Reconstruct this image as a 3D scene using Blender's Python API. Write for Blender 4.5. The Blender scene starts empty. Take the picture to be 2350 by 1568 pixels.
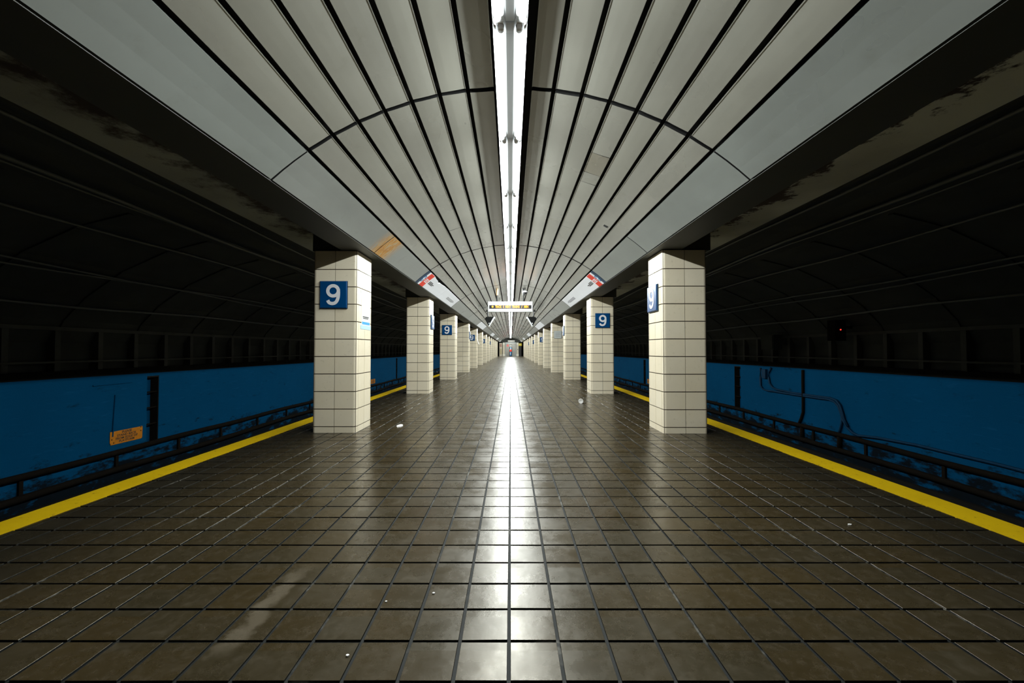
import bpy, bmesh, math, random
from mathutils import Vector, Matrix, Euler
random.seed(9)
PI = math.pi
SC = bpy.context.scene
COL = SC.collection

# ------------------------------------------------------------------ camera, world, exposure
F_PX, PITCH = 916.0, math.atan(19 / 916.0)
cam_d = bpy.data.cameras.new('camera')
cam_d.sensor_width = 36.0
cam_d.lens = F_PX / 2350 * 36.0
cam_d.shift_x = 3 / 2350
cam_d.clip_start = 0.02
cam = bpy.data.objects.new('camera', cam_d)
cam.location = (0, 0, 1.0)
cam.rotation_euler = (PI / 2 + PITCH, 0, 0)
COL.objects.link(cam)
SC.camera = cam
world = bpy.data.worlds.new('world')
SC.world = world
world.use_nodes = True
world.node_tree.nodes['Background'].inputs[0].default_value = (0.5, 0.6, 0.55, 1)
world.node_tree.nodes['Background'].inputs[1].default_value = 0.0
SC.view_settings.view_transform = 'Standard'
SC.view_settings.look = 'None'
SC.view_settings.exposure = 0.0
SC.view_settings.gamma = 1.0
SC.view_settings.use_curve_mapping = False
SC.cycles.use_denoising = True
SC.cycles.max_bounces = 4
SC.cycles.diffuse_bounces = 3
SC.cycles.glossy_bounces = 3
SC.cycles.transparent_max_bounces = 8
SC.cycles.use_adaptive_sampling = True
SC.cycles.adaptive_threshold = 0.06
SC.cycles.adaptive_min_samples = 24
SC.cycles.light_sampling_threshold = 0.03
SC.cycles.sample_clamp_indirect = 1.5
SC.cycles.blur_glossy = 6.0
TUBE_STRENGTH = 2.2
TUBE_WATTS = 43.0

# ------------------------------------------------------------------ dimensions (metres)
BAY = 4.3
Y_START, Y_END = -1.47, 63.0
RAD, ARC_Z = 2.53, 0.352
SEAMS = [math.radians(6.98 + 4.65 * k) for k in range(7)]
TH_EDGE = math.radians(42.5)
SOFFIT = 2.21
TILE = 0.1685
STRIPE = {-1: (2.76, 2.95), 1: (2.665, 2.87)}
WALL_X = 6.2
BED_Z = -1.17


# ------------------------------------------------------------------ material helpers
class NT:
    def __init__(self, name):
        self.m = bpy.data.materials.new(name)
        self.m.use_nodes = True
        self.t = self.m.node_tree
        self.b = self.t.nodes['Principled BSDF']
        self.out = self.t.nodes['Material Output']

    def n(self, typ, **kw):
        nd = self.t.nodes.new(typ)
        for k, v in kw.items():
            setattr(nd, k, v)
        return nd

    def l(self, a, b):
        self.t.links.new(a, b)

    def val(self, sock, v):
        if hasattr(v, 'is_output') or isinstance(v, bpy.types.NodeSocket):
            self.l(v, sock)
        else:
            sock.default_value = v

    def math(self, op, a, b=0.0, c=None, clamp=False):
        nd = self.n('ShaderNodeMath', operation=op, use_clamp=clamp)
        self.val(nd.inputs[0], a)
        self.val(nd.inputs[1], b)
        if c is not None:
            self.val(nd.inputs[2], c)
        return nd.outputs[0]

    def vmath(self, op, a, b):
        nd = self.n('ShaderNodeVectorMath', operation=op)
        self.val(nd.inputs[0], a)
        self.val(nd.inputs[1], b)
        return nd.outputs[0]

    def pos(self):
        return self.n('ShaderNodeNewGeometry').outputs['Position']

    def sep(self, v):
        nd = self.n('ShaderNodeSeparateXYZ')
        self.l(v, nd.inputs[0])
        return nd.outputs

    def noise(self, scale, vec=None, detail=4, rough=0.55, stretch=None):
        nd = self.n('ShaderNodeTexNoise')
        nd.inputs['Scale'].default_value = scale
        nd.inputs['Detail'].default_value = detail
        nd.inputs['Roughness'].default_value = rough
        v = vec if vec is not None else self.pos()
        if stretch:
            v = self.vmath('MULTIPLY', v, stretch)
        self.l(v, nd.inputs['Vector'])
        return nd.outputs[0]

    def ramp(self, fac, stops):
        nd = self.n('ShaderNodeValToRGB')
        cr = nd.color_ramp
        while len(cr.elements) < len(stops):
            cr.elements.new(0.5)
        for e, (p, c) in zip(cr.elements, stops):
            e.position = p
            e.color = (c[0], c[1], c[2], 1) if not isinstance(c, float) else (c, c, c, 1)
        self.l(fac, nd.inputs[0])
        return nd.outputs[0]

    def mix(self, fac, a, b):
        nd = self.n('ShaderNodeMix', data_type='RGBA')
        self.val(nd.inputs[0], fac)
        for s, v in ((nd.inputs[6], a), (nd.inputs[7], b)):
            if isinstance(v, tuple):
                s.default_value = (v[0], v[1], v[2], 1)
            else:
                self.l(v, s)
        return nd.outputs[2]

    def range(self, v, a, b, c=0.0, d=1.0):
        nd = self.n('ShaderNodeMapRange', interpolation_type='SMOOTHSTEP')
        self.l(v, nd.inputs[0])
        for i, x in enumerate((a, b, c, d)):
            nd.inputs[i + 1].default_value = x
        return nd.outputs[0]

    def bump(self, h, strength=0.2, dist=0.01):
        nd = self.n('ShaderNodeBump')
        nd.inputs['Strength'].default_value = strength
        nd.inputs['Distance'].default_value = dist
        self.l(h, nd.inputs['Height'])
        self.l(nd.outputs[0], self.b.inputs['Normal'])

    def set(self, color=None, rough=None, metal=None, spec=None, coat=None):
        b = self.b
        if color is not None:
            if isinstance(color, tuple):
                b.inputs['Base Color'].default_value = (*color, 1)
            else:
                self.l(color, b.inputs['Base Color'])
        for key, v in (('Roughness', rough), ('Metallic', metal), ('Specular IOR Level', spec), ('Coat Weight', coat)):
            if v is not None:
                self.val(b.inputs[key], v)
        return self.m


def plain(name, color, rough=0.5, metal=0.0, var=0.15, scale=6.0, spec=0.5):
    t = NT(name)
    nz = t.noise(scale)
    lo = tuple(c * (1 - var) for c in color)
    hi = tuple(min(1, c * (1 + var)) for c in color)
    return t.set(t.mix(nz, lo, hi), rough, metal, spec)


def emit(name, color, strength):
    t = NT(name)
    t.set((0.02, 0.02, 0.02), 0.4)
    t.b.inputs['Emission Color'].default_value = (*color, 1)
    t.b.inputs['Emission Strength'].default_value = strength
    if strength < 3:
        t.m.cycles.emission_sampling = 'NONE'
    return t.m


def make_floor_tile(far=False):
    t = NT('quarry_tile_far' if far else 'quarry_tile')
    p = t.pos()
    x, y, z = t.sep(p)
    # one random value for every tile of the grid
    comb = t.n('ShaderNodeCombineXYZ')
    t.l(t.math('FLOOR', t.math('DIVIDE', x, TILE)), comb.inputs[0])
    t.l(t.math('FLOOR', t.math('DIVIDE', y, TILE)), comb.inputs[1])
    wn = t.n('ShaderNodeTexWhiteNoise', noise_dimensions='3D')
    t.l(comb.outputs[0], wn.inputs['Vector'])
    rnd = wn.outputs[0]
    big = t.noise(1.3, detail=5, rough=0.6)
    fine = t.noise(24, detail=6, rough=0.75)
    smear = t.noise(5, stretch=(1.0, 1.0, 1.0), detail=6, rough=0.7)
    c = t.ramp(big, [(0.25, (0.028, 0.020, 0.0085)), (0.55, (0.039, 0.0275, 0.012)), (0.8, (0.052, 0.038, 0.018))])
    c = t.mix(t.math('MULTIPLY', rnd, 0.45), c, (0.024, 0.022, 0.014))
    c = t.mix(t.range(fine, 0.42, 0.75, 0.0, 0.55), c, (0.070, 0.056, 0.038))
    c = t.mix(t.range(smear, 0.56, 0.82, 0.0, 0.35), c, (0.075, 0.066, 0.050))
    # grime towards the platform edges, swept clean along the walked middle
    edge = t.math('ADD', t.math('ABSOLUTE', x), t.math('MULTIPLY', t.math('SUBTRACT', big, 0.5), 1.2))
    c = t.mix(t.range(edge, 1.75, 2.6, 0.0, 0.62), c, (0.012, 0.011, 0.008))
    # pale dried spill running along one column of tiles
    dx = t.math('ADD', t.math('ADD', x, 0.955), t.math('MULTIPLY', t.math('SUBTRACT', smear, 0.5), 0.22))
    spill = t.math('MULTIPLY', t.range(t.math('ABSOLUTE', dx), 0.015, 0.055, 1.0, 0.0),
                   t.math('MULTIPLY', t.range(y, 1.30, 1.42, 0.0, 1.0), t.range(y, 1.70, 1.95, 1.0, 0.0)))
    c = t.mix(t.math('MULTIPLY', spill, 0.5), c, (0.15, 0.125, 0.09))
    if far:
        fx = t.math('FRACT', t.math('DIVIDE', x, TILE))
        fy = t.math('FRACT', t.math('DIVIDE', y, TILE))
        g = t.math('MAXIMUM', t.math('LESS_THAN', fx, 0.07), t.math('LESS_THAN', fy, 0.07))
        c = t.mix(t.math('MULTIPLY', g, 0.7), c, (0.007, 0.008, 0.007))
    rough = t.math('ADD', t.range(smear, 0.3, 0.75, 0.19, 0.33), t.math('MULTIPLY', rnd, 0.05))
    t.b.inputs['Specular Tint'].default_value = (1.0, 0.92, 0.78, 1)
    t.bump(t.math('ADD', t.math('MULTIPLY', t.noise(14, detail=3), 0.6), t.math('MULTIPLY', fine, 0.25)), 0.12, 0.008)
    return t.set(c, rough, 0.0, 0.5)


def make_grout():
    t = NT('dark_grout')
    a = t.noise(2.1, detail=6, rough=0.65)
    b = t.noise(30, detail=2)
    x, y, z = t.sep(t.pos())
    patch = t.math('MULTIPLY', t.range(t.math('ABSOLUTE', t.math('ADD', x, 1.65)), 0.1, 0.7, 1.0, 0.0), t.range(t.math('ABSOLUTE', t.math('SUBTRACT', y, 2.8)), 0.2, 1.0, 1.0, 0.0))
    a = t.math('ADD', a, t.math('MULTIPLY', patch, 0.16))
    c = t.mix(t.range(a, 0.55, 0.64, 0.0, 1.0), (0.005, 0.006, 0.0055), (0.10, 0.095, 0.082))
    c = t.mix(t.range(b, 0.45, 0.6, 0.0, 0.8), c, (0.005, 0.006, 0.0055))
    return t.set(c, 0.7, 0.0, 0.3)


def make_panel(name, base, rust=False, rough=(0.22, 0.30), metal=0.4):
    t = NT(name)
    oi = t.n('ShaderNodeObjectInfo')
    rnd = oi.outputs['Random']
    p = t.pos()
    off = t.vmath('ADD', p, oi.outputs['Location'])
    n1 = t.noise(0.9, vec=off, detail=4, stretch=(1.2, 0.8, 1.2))
    n2 = t.noise(4.5, vec=off, detail=6, rough=0.65)
    n3 = t.noise(60, detail=2)
    lo = tuple(c * 0.80 for c in base)
    c = t.mix(t.range(n1, 0.3, 0.7), lo, base)
    c = t.mix(t.math('MULTIPLY', rnd, 0.22), c, (base[0] * 0.72, base[1] * 0.71, base[2] * 0.64))
    c = t.mix(t.range(n2, 0.55, 0.85, 0.0, 0.30), c, (base[0] * 0.5, base[1] * 0.46, base[2] * 0.36))
    if rust:
        x, y, z = t.sep(p)
        streak = t.noise(9, detail=6, rough=0.7, stretch=(0.8, 3.5, 0.8))
        near = t.range(t.math('ABSOLUTE', t.math('SUBTRACT', y, 5.10)), 0.10, 0.40, 1.0, 0.0)
        m = t.math('MULTIPLY', near, t.range(streak, 0.36, 0.52))
        c = t.mix(m, c, t.ramp(streak, [(0.38, (0.80, 0.62, 0.34)), (0.47, (0.78, 0.40, 0.04)), (0.56, (0.50, 0.19, 0.008)), (0.70, (0.80, 0.66, 0.42))]))
    r = t.math('ADD', t.range(n1, 0.25, 0.75, rough[0], rough[1]), t.math('MULTIPLY', rnd, 0.05))
    t.bump(t.math('ADD', t.math('MULTIPLY', t.noise(1.6, vec=off, detail=2, stretch=(0.6, 1.4, 0.6)), 1.0), t.math('MULTIPLY', n3, 0.004)), 0.35, 0.010)
    t.b.inputs['Coat Roughness'].default_value = 0.22
    return t.set(c, r, metal, 0.5, 0.7)


def make_pillar_tile():
    t = NT('glazed_cream_tile')
    oi = t.n('ShaderNodeObjectInfo')
    n1 = t.noise(3.5, detail=5)
    n2 = t.noise(26, detail=3)
    c = t.mix(n1, (0.80, 0.705, 0.53), (0.88, 0.80, 0.645))
    c = t.mix(t.math('MULTIPLY', oi.outputs['Random'], 0.30), c, (0.76, 0.65, 0.45))
    c = t.mix(t.range(n2, 0.60, 0.80, 0.0, 0.25), c, (0.42, 0.35, 0.24))
    t.bump(n1, 0.05, 0.02)
    return t.set(c, 0.26, 0.0, 0.5)


def make_blue():
    t = NT('blue_wall_paint')
    p = t.pos()
    x, y, z = t.sep(p)
    n1 = t.noise(1.1, detail=5)
    n2 = t.noise(5.0, detail=7, rough=0.7, stretch=(1, 0.55, 1.3))
    n3 = t.noise(16, detail=4, stretch=(1, 0.25, 1.6))
    c = t.mix(n1, (0.0002, 0.044, 0.108), (0.0003, 0.060, 0.150))
    c = t.mix(t.range(n3, 0.58, 0.74, 0.0, 0.45), c, (0.006, 0.075, 0.18))
    c = t.mix(t.range(n2, 0.58, 0.72, 0.0, 0.55), c, (0.001, 0.012, 0.028))
    # soot splashed up around the lower pipes
    soot = t.math('ADD', t.math('MULTIPLY', t.range(z, -1.10, -0.15, 1.0, 0.0), 0.32), n2)
    c = t.mix(t.range(soot, 0.64, 0.80, 0.0, 0.95), c, (0.004, 0.0045, 0.004))
    t.bump(n2, 0.25, 0.02)
    return t.set(c, 0.8, 0.0, 0.03)


def make_yellow():
    t = NT('yellow_edge_paint')
    n = t.noise(22, detail=6, rough=0.75)
    m = t.noise(3.5, detail=4)
    c = t.mix(m, (0.46, 0.29, 0.002), (0.60, 0.40, 0.004))
    c = t.mix(t.range(n, 0.60, 0.70, 0.0, 0.9), c, (0.02, 0.018, 0.008))
    t.bump(n, 0.2, 0.005)
    return t.set(c, 0.65, 0.0, 0.1)


def make_peeling(name, pale, dark, a, b):
    t = NT(name)
    x, y, z = t.sep(t.pos())
    n = t.noise(3.2, detail=8, rough=0.72)
    n2 = t.noise(0.7, detail=3)
    k = t.math('ADD', n, t.math('MULTIPLY', t.math('SUBTRACT', t.math('ABSOLUTE', x), 2.62), 0.55))
    c = t.mix(t.range(k, a, b), dark, pale)
    c = t.mix(t.range(n2, 0.35, 0.65, 0.0, 0.4), c, dark)
    t.bump(n, 0.3, 0.03)
    return t.set(c, 0.8, 0.0, 0.3)


def make_lens():
    t = NT('clear_lamp_lens')
    tr = t.n('ShaderNodeBsdfTransparent')
    tr.inputs[0].default_value = (0.97, 0.98, 0.98, 1)
    di = t.n('ShaderNodeBsdfTranslucent')
    di.inputs[0].default_value = (0.9, 0.92, 0.93, 1)
    gl = t.n('ShaderNodeBsdfGlossy')
    gl.inputs['Roughness'].default_value = 0.08
    a = t.n('ShaderNodeMixShader')
    a.inputs[0].default_value = 0.04
    t.l(tr.outputs[0], a.inputs[1])
    t.l(di.outputs[0], a.inputs[2])
    b = t.n('ShaderNodeMixShader')
    b.inputs[0].default_value = 0.04
    t.l(a.outputs[0], b.inputs[1])
    t.l(gl.outputs[0], b.inputs[2])
    t.l(b.outputs[0], t.out.inputs[0])
    return t.m


M = {
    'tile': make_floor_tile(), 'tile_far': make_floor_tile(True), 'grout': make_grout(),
    'panel': make_panel('ceiling_panel_metal', (0.46, 0.455, 0.405)),
    'edge': make_panel('edge_panel_metal', (0.36, 0.39, 0.375), rough=(0.26, 0.36)),
    'edge_rust': make_panel('edge_panel_rusted', (0.37, 0.39, 0.375), rust=True, rough=(0.26, 0.36)),
    'patch': make_panel('ceiling_patch_metal', (0.36, 0.335, 0.27)),
    'back': plain('ceiling_void_black', (0.006, 0.006, 0.006), 0.8),
    'beam': plain('beam_black_paint', (0.042, 0.044, 0.036), 0.6, var=0.25, scale=3),
    'ptile': make_pillar_tile(),
    'pgrout': plain('pillar_grout', (0.075, 0.055, 0.035), 0.8),
    'blue': make_blue(), 'yellow': make_yellow(),
    'soot': plain('sooty_concrete', (0.010, 0.009, 0.007), 0.9, var=0.5, scale=4, spec=0.1),
    'vault': plain('tunnel_concrete', (0.040, 0.044, 0.040), 0.85, var=0.55, scale=2.5),
    'rib': plain('tunnel_rib_concrete', (0.065, 0.068, 0.060), 0.8, var=0.4, scale=6),
    'cable': plain('tunnel_cable', (0.10, 0.11, 0.105), 0.45, var=0.3),
    'pipe': plain('black_pipe', (0.006, 0.0045, 0.003), 0.9, var=0.4, scale=9, spec=0.08),
    'bluepipe': plain('blue_painted_conduit', (0.0004, 0.026, 0.064), 0.6, var=0.3, scale=9, spec=0.12),
    'peelL': make_peeling('peeling_slab_paint', (0.36, 0.385, 0.36), (0.05, 0.038, 0.034), 0.40, 0.62),
    'peelR': make_peeling('peeling_slab_paint_pale', (0.60, 0.63, 0.59), (0.05, 0.038, 0.034), 0.44, 0.52),
    'bed': plain('track_bed', (0.012, 0.012, 0.010), 0.9),
    'signblue': plain('sign_blue', (0.0008, 0.055, 0.185), 0.25, var=0.06),
    'signnavy': plain('sign_navy', (0.003, 0.028, 0.070), 0.4, var=0.1),
    'signteal': plain('sign_disc_blue', (0.004, 0.13, 0.30), 0.4, var=0.05),
    'signred': plain('sign_red', (0.74, 0.035, 0.012), 0.4, var=0.12, scale=3),
    'white': plain('white_print', (0.80, 0.81, 0.84), 0.45, var=0.03),
    'signwhite': plain('sign_white_panel', (0.82, 0.83, 0.87), 0.4, var=0.03, scale=2),
    'ink': plain('black_ink', (0.02, 0.02, 0.022), 0.5),
    'greyink': plain('faded_ink', (0.28, 0.28, 0.30), 0.5),
    'paper': plain('white_paper', (0.84, 0.83, 0.81), 0.6, var=0.03),
    'tape': plain('pale_blue_tape', (0.42, 0.66, 0.92), 0.45, var=0.05),
    'printblue': plain('print_blue', (0.02, 0.30, 0.68), 0.5, var=0.08),
    'orange': plain('orange_plate', (0.50, 0.17, 0.004), 0.4, var=0.25, scale=24),
    'housing': plain('fixture_white_enamel', (0.84, 0.86, 0.88), 0.4, var=0.02),
    'tube': emit('fluorescent_tube', (0.95, 1.0, 0.98), TUBE_STRENGTH),
    'tubecap': plain('tube_metal_cap', (0.45, 0.45, 0.45), 0.3, 0.8),
    'socket': plain('lamp_socket', (0.70, 0.66, 0.62), 0.5),
    'lens': make_lens(),
    'ledglow': emit('led_text', (1.0, 0.32, 0.006), 4.0),
    'ledblack': plain('led_window', (0.010, 0.009, 0.008), 0.25),
    'casewhite': plain('sign_case_white', (0.82, 0.82, 0.85), 0.35, var=0.03),
    'blackmetal': plain('black_metal', (0.012, 0.012, 0.012), 0.4, 0.3),
    'tan': plain('tan_conduit', (0.36, 0.24, 0.13), 0.5),
    'plastic': plain('black_plastic', (0.012, 0.013, 0.014), 0.35),
    'bezel': plain('pale_grey_bezel', (0.66, 0.70, 0.72), 0.4, var=0.05),
    'screen': plain('dark_screen', (0.02, 0.024, 0.03), 0.12),
    'redlamp': emit('red_signal_lens', (1.0, 0.03, 0.02), 3.0),
    'steel': plain('brushed_steel', (0.32, 0.31, 0.28), 0.38, 0.6, var=0.1),
    'cream': plain('cream_enamel', (0.62, 0.55, 0.43), 0.5, var=0.08),
    'creampale': plain('pale_enamel', (0.76, 0.72, 0.62), 0.5, var=0.08),
    'tanpanel': plain('tan_panel', (0.50, 0.42, 0.24), 0.5, var=0.1),
    'poster': plain('brown_poster', (0.42, 0.24, 0.18), 0.5, var=0.3, scale=8),
    'pink': plain('faded_red_disc', (0.80, 0.20, 0.19), 0.5, var=0.05),
    'yellowsign': plain('yellow_sign', (0.66, 0.50, 0.02), 0.4, var=0.15),
    'cup': plain('white_cup_plastic', (0.88, 0.87, 0.86), 0.35, var=0.02),
    'greyplate': plain('grey_white_plate', (0.62, 0.65, 0.64), 0.4, var=0.06),
}


# ------------------------------------------------------------------ mesh helpers
class MB:
    def __init__(self):
        self.v, self.f = [], []

    def add(self, vs, fs):
        b = len(self.v)
        self.v += [tuple(p) for p in vs]
        self.f += [tuple(i + b for i in f) for f in fs]
        return self

    def box(self, x0, x1, y0, y1, z0, z1):
        x0, x1 = min(x0, x1), max(x0, x1)
        vs = [(x, y, z) for z in (z0, z1) for y in (y0, y1) for x in (x0, x1)]
        return self.add(vs, [(0, 2, 3, 1), (4, 5, 7, 6), (0, 1, 5, 4), (2, 6, 7, 3), (0, 4, 6, 2), (1, 3, 7, 5)])

    def obox(self, c, ax, ay, az, sx, sy, sz, taper=1.0):
        """oriented box: centre c, unit axes, full sizes; taper scales the +az end"""
        c, ax, ay, az = Vector(c), Vector(ax), Vector(ay), Vector(az)
        vs = []
        for kz in (-.5, .5):
            s = taper if kz > 0 else 1.0
            for ky in (-.5, .5):
                for kx in (-.5, .5):
                    vs.append(c + ax * kx * sx * s + ay * ky * sy * s + az * kz * sz)
        return self.add(vs, [(0, 2, 3, 1), (4, 5, 7, 6), (0, 1, 5, 4), (2, 6, 7, 3), (0, 4, 6, 2), (1, 3, 7, 5)])

    def bevbox(self, x0, x1, y0, y1, z0, z1, b):
        """box whose -Y face is chamfered (a plate seen from -Y)"""
        vs = [(x0, y1, z0), (x1, y1, z0), (x1, y1, z1), (x0, y1, z1),
              (x0, y0 + b, z0), (x1, y0 + b, z0), (x1, y0 + b, z1), (x0, y0 + b, z1),
              (x0 + b, y0, z0 + b), (x1 - b, y0, z0 + b), (x1 - b, y0, z1 - b), (x0 + b, y0, z1 - b)]
        fs = [(3, 2, 1, 0), (8, 9, 10, 11)]
        for i in range(4):
            j = (i + 1) % 4
            fs += [(i, j, 4 + j, 4 + i), (4 + i, 4 + j, 8 + j, 8 + i)]
        return self.add(vs, fs)

    def prism(self, poly, y0, y1):
        """closed polygon in XZ extruded along Y"""
        n = len(poly)
        vs = [(x, y0, z) for x, z in poly] + [(x, y1, z) for x, z in poly]
        fs = [tuple(range(n)), tuple(range(2 * n - 1, n - 1, -1))]
        fs += [(i, n + i, n + (i + 1) % n, (i + 1) % n) for i in range(n)]
        return self.add(vs, fs)

    def zprism(self, poly, z0, z1):
        n = len(poly)
        vs = [(x, y, z0) for x, y in poly] + [(x, y, z1) for x, y in poly]
        fs = [tuple(range(n - 1, -1, -1)), tuple(range(n, 2 * n))]
        fs += [(i, (i + 1) % n, n + (i + 1) % n, n + i) for i in range(n)]
        return self.add(vs, fs)

    def tube(self, pts, r, n=8, cap=True, r2=None):
        pts = [Vector(p) for p in pts]
        rings = []
        up = Vector((0, 0, 1))
        for i, p in enumerate(pts):
            d = (pts[min(i + 1, len(pts) - 1)] - pts[max(i - 1, 0)]).normalized()
            a = d.cross(up)
            if a.length < 1e-3:
                a = d.cross(Vector((0, 1, 0)))
            a.normalize()
            b = d.cross(a)
            k = r if r2 is None else r + (r2 - r) * i / (len(pts) - 1)
            rings.append([p + a * math.cos(2 * PI * j / n) * k + b * math.sin(2 * PI * j / n) * k for j in range(n)])
        vs = [q for rg in rings for q in rg]
        fs = []
        for i in range(len(pts) - 1):
            for j in range(n):
                k = (j + 1) % n
                fs.append((i * n + j, i * n + k, (i + 1) * n + k, (i + 1) * n + j))
        if cap:
            fs += [tuple(range(n - 1, -1, -1)), tuple(range((len(pts) - 1) * n, len(pts) * n))]
        return self.add(vs, fs)

    def lathe(self, prof, n=20, axis='z', c=(0, 0, 0)):
        vs, fs = [], []
        for r, h in prof:
            for j in range(n):
                a = 2 * PI * j / n
                q = (r * math.cos(a), r * math.sin(a), h)
                if axis == 'y':
                    q = (q[0], q[2], q[1])
                vs.append((q[0] + c[0], q[1] + c[1], q[2] + c[2]))
        for i in range(len(prof) - 1):
            for j in range(n):
                k = (j + 1) % n
                fs.append((i * n + j, i * n + k, (i + 1) * n + k, (i + 1) * n + j))
        return self.add(vs, fs)

    def ribbon(self, pts, w, y0, y1):
        """flat stroke in the XZ plane, from y0 (front) to y1 (back)"""
        pts = [Vector((p[0], p[1])) for p in pts]
        L, Rr = [], []
        for i, p in enumerate(pts):
            d = (pts[min(i + 1, len(pts) - 1)] - pts[max(i - 1, 0)]).normalized()
            nrm = Vector((-d.y, d.x)) * w / 2
            L.append(p + nrm)
            Rr.append(p - nrm)
        for i in range(len(pts) - 1):
            q = [Rr[i], Rr[i + 1], L[i + 1], L[i]]
            vs = [(a.x, y0, a.y) for a in q] + [(a.x, y1, a.y) for a in q]
            self.add(vs, [(0, 1, 2, 3), (7, 6, 5, 4), (0, 4, 5, 1), (1, 5, 6, 2), (2, 6, 7, 3), (3, 7, 4, 0)])
        return self

    def mesh(self, name, mat=None, smooth=False):
        me = bpy.data.meshes.new(name)
        me.from_pydata(self.v, [], self.f)
        bm = bmesh.new()
        bm.from_mesh(me)
        bmesh.ops.recalc_face_normals(bm, faces=bm.faces)
        bm.to_mesh(me)
        bm.free()
        if mat:
            me.materials.append(M[mat] if isinstance(mat, str) else mat)
        if smooth:
            for p in me.polygons:
                p.use_smooth = True
        return me

    def obj(self, name, mat, parent=None, smooth=False):
        return link(name, self.mesh(name, mat, smooth), parent)


def link(name, data, parent=None, loc=None, rotz=None):
    o = bpy.data.objects.new(name, data)
    COL.objects.link(o)
    if parent is not None:
        o.parent = parent
    if loc is not None:
        o.location = loc
    if rotz is not None:
        o.rotation_euler = (0, 0, rotz)
    return o


def tag(o, label=None, cat=None, group=None, kind=None):
    for k, v in (('label', label), ('category', cat), ('group', group), ('kind', kind)):
        if v:
            o[k] = v
    return o


def thing(name, label, cat, loc=(0, 0, 0), rotz=0.0, group=None):
    return tag(link(name, None, None, loc, rotz), label, cat, group, 'thing')


def copy_tree(o, parent=None):
    c = o.copy()
    COL.objects.link(c)
    c.parent = parent
    for ch in [k for k in bpy.data.objects if k.parent == o]:
        copy_tree(ch, c)
    return c


def text_mesh(s, size, mat, bold=0.0, depth=0.0):
    cu = bpy.data.curves.new('lettering', 'FONT')
    cu.body = s
    cu.size = size
    cu.align_x = 'CENTER'
    cu.align_y = 'CENTER'
    cu.offset = bold
    cu.extrude = depth
    cu.resolution_u = 3
    o = bpy.data.objects.new('lettering', cu)
    COL.objects.link(o)
    dg = bpy.context.evaluated_depsgraph_get()
    dg.update()
    me = bpy.data.meshes.new_from_object(o.evaluated_get(dg))
    bpy.data.objects.remove(o)
    bpy.data.curves.remove(cu)
    me.materials.clear()
    me.materials.append(M[mat])
    return me


ORD = ['zeroth', 'first', 'second', 'third', 'fourth', 'fifth', 'sixth', 'seventh', 'eighth', 'ninth', 'tenth', 'eleventh', 'twelfth',
       'thirteenth', 'fourteenth', 'fifteenth', 'sixteenth', 'seventeenth', 'eighteenth', 'nineteenth']
TENS = {2: ('twentieth', 'twenty'), 3: ('thirtieth', 'thirty'), 4: ('fortieth', 'forty'), 5: ('fiftieth', 'fifty')}


def ordinal(n):
    if n < 20:
        return ORD[n]
    a, b = TENS[n // 10]
    return a if n % 10 == 0 else b + '-' + ORD[n % 10]


def unproj(px, py):
    d = Vector(((px - 1172.0) / F_PX, 1.0, (784.0 - py) / F_PX))
    c, s = math.cos(PITCH), math.sin(PITCH)
    return Vector((d.x, d.y * c - d.z * s, d.y * s + d.z * c))


def on_wall(px, py, X):
    d = unproj(px, py)
    t = X / d.x
    return (X, d.y * t, 1 + d.z * t)


def on_floor(px, py, z=0.0):
    d = unproj(px, py)
    t = (z - 1) / d.z
    return (d.x * t, d.y * t, z)


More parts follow.
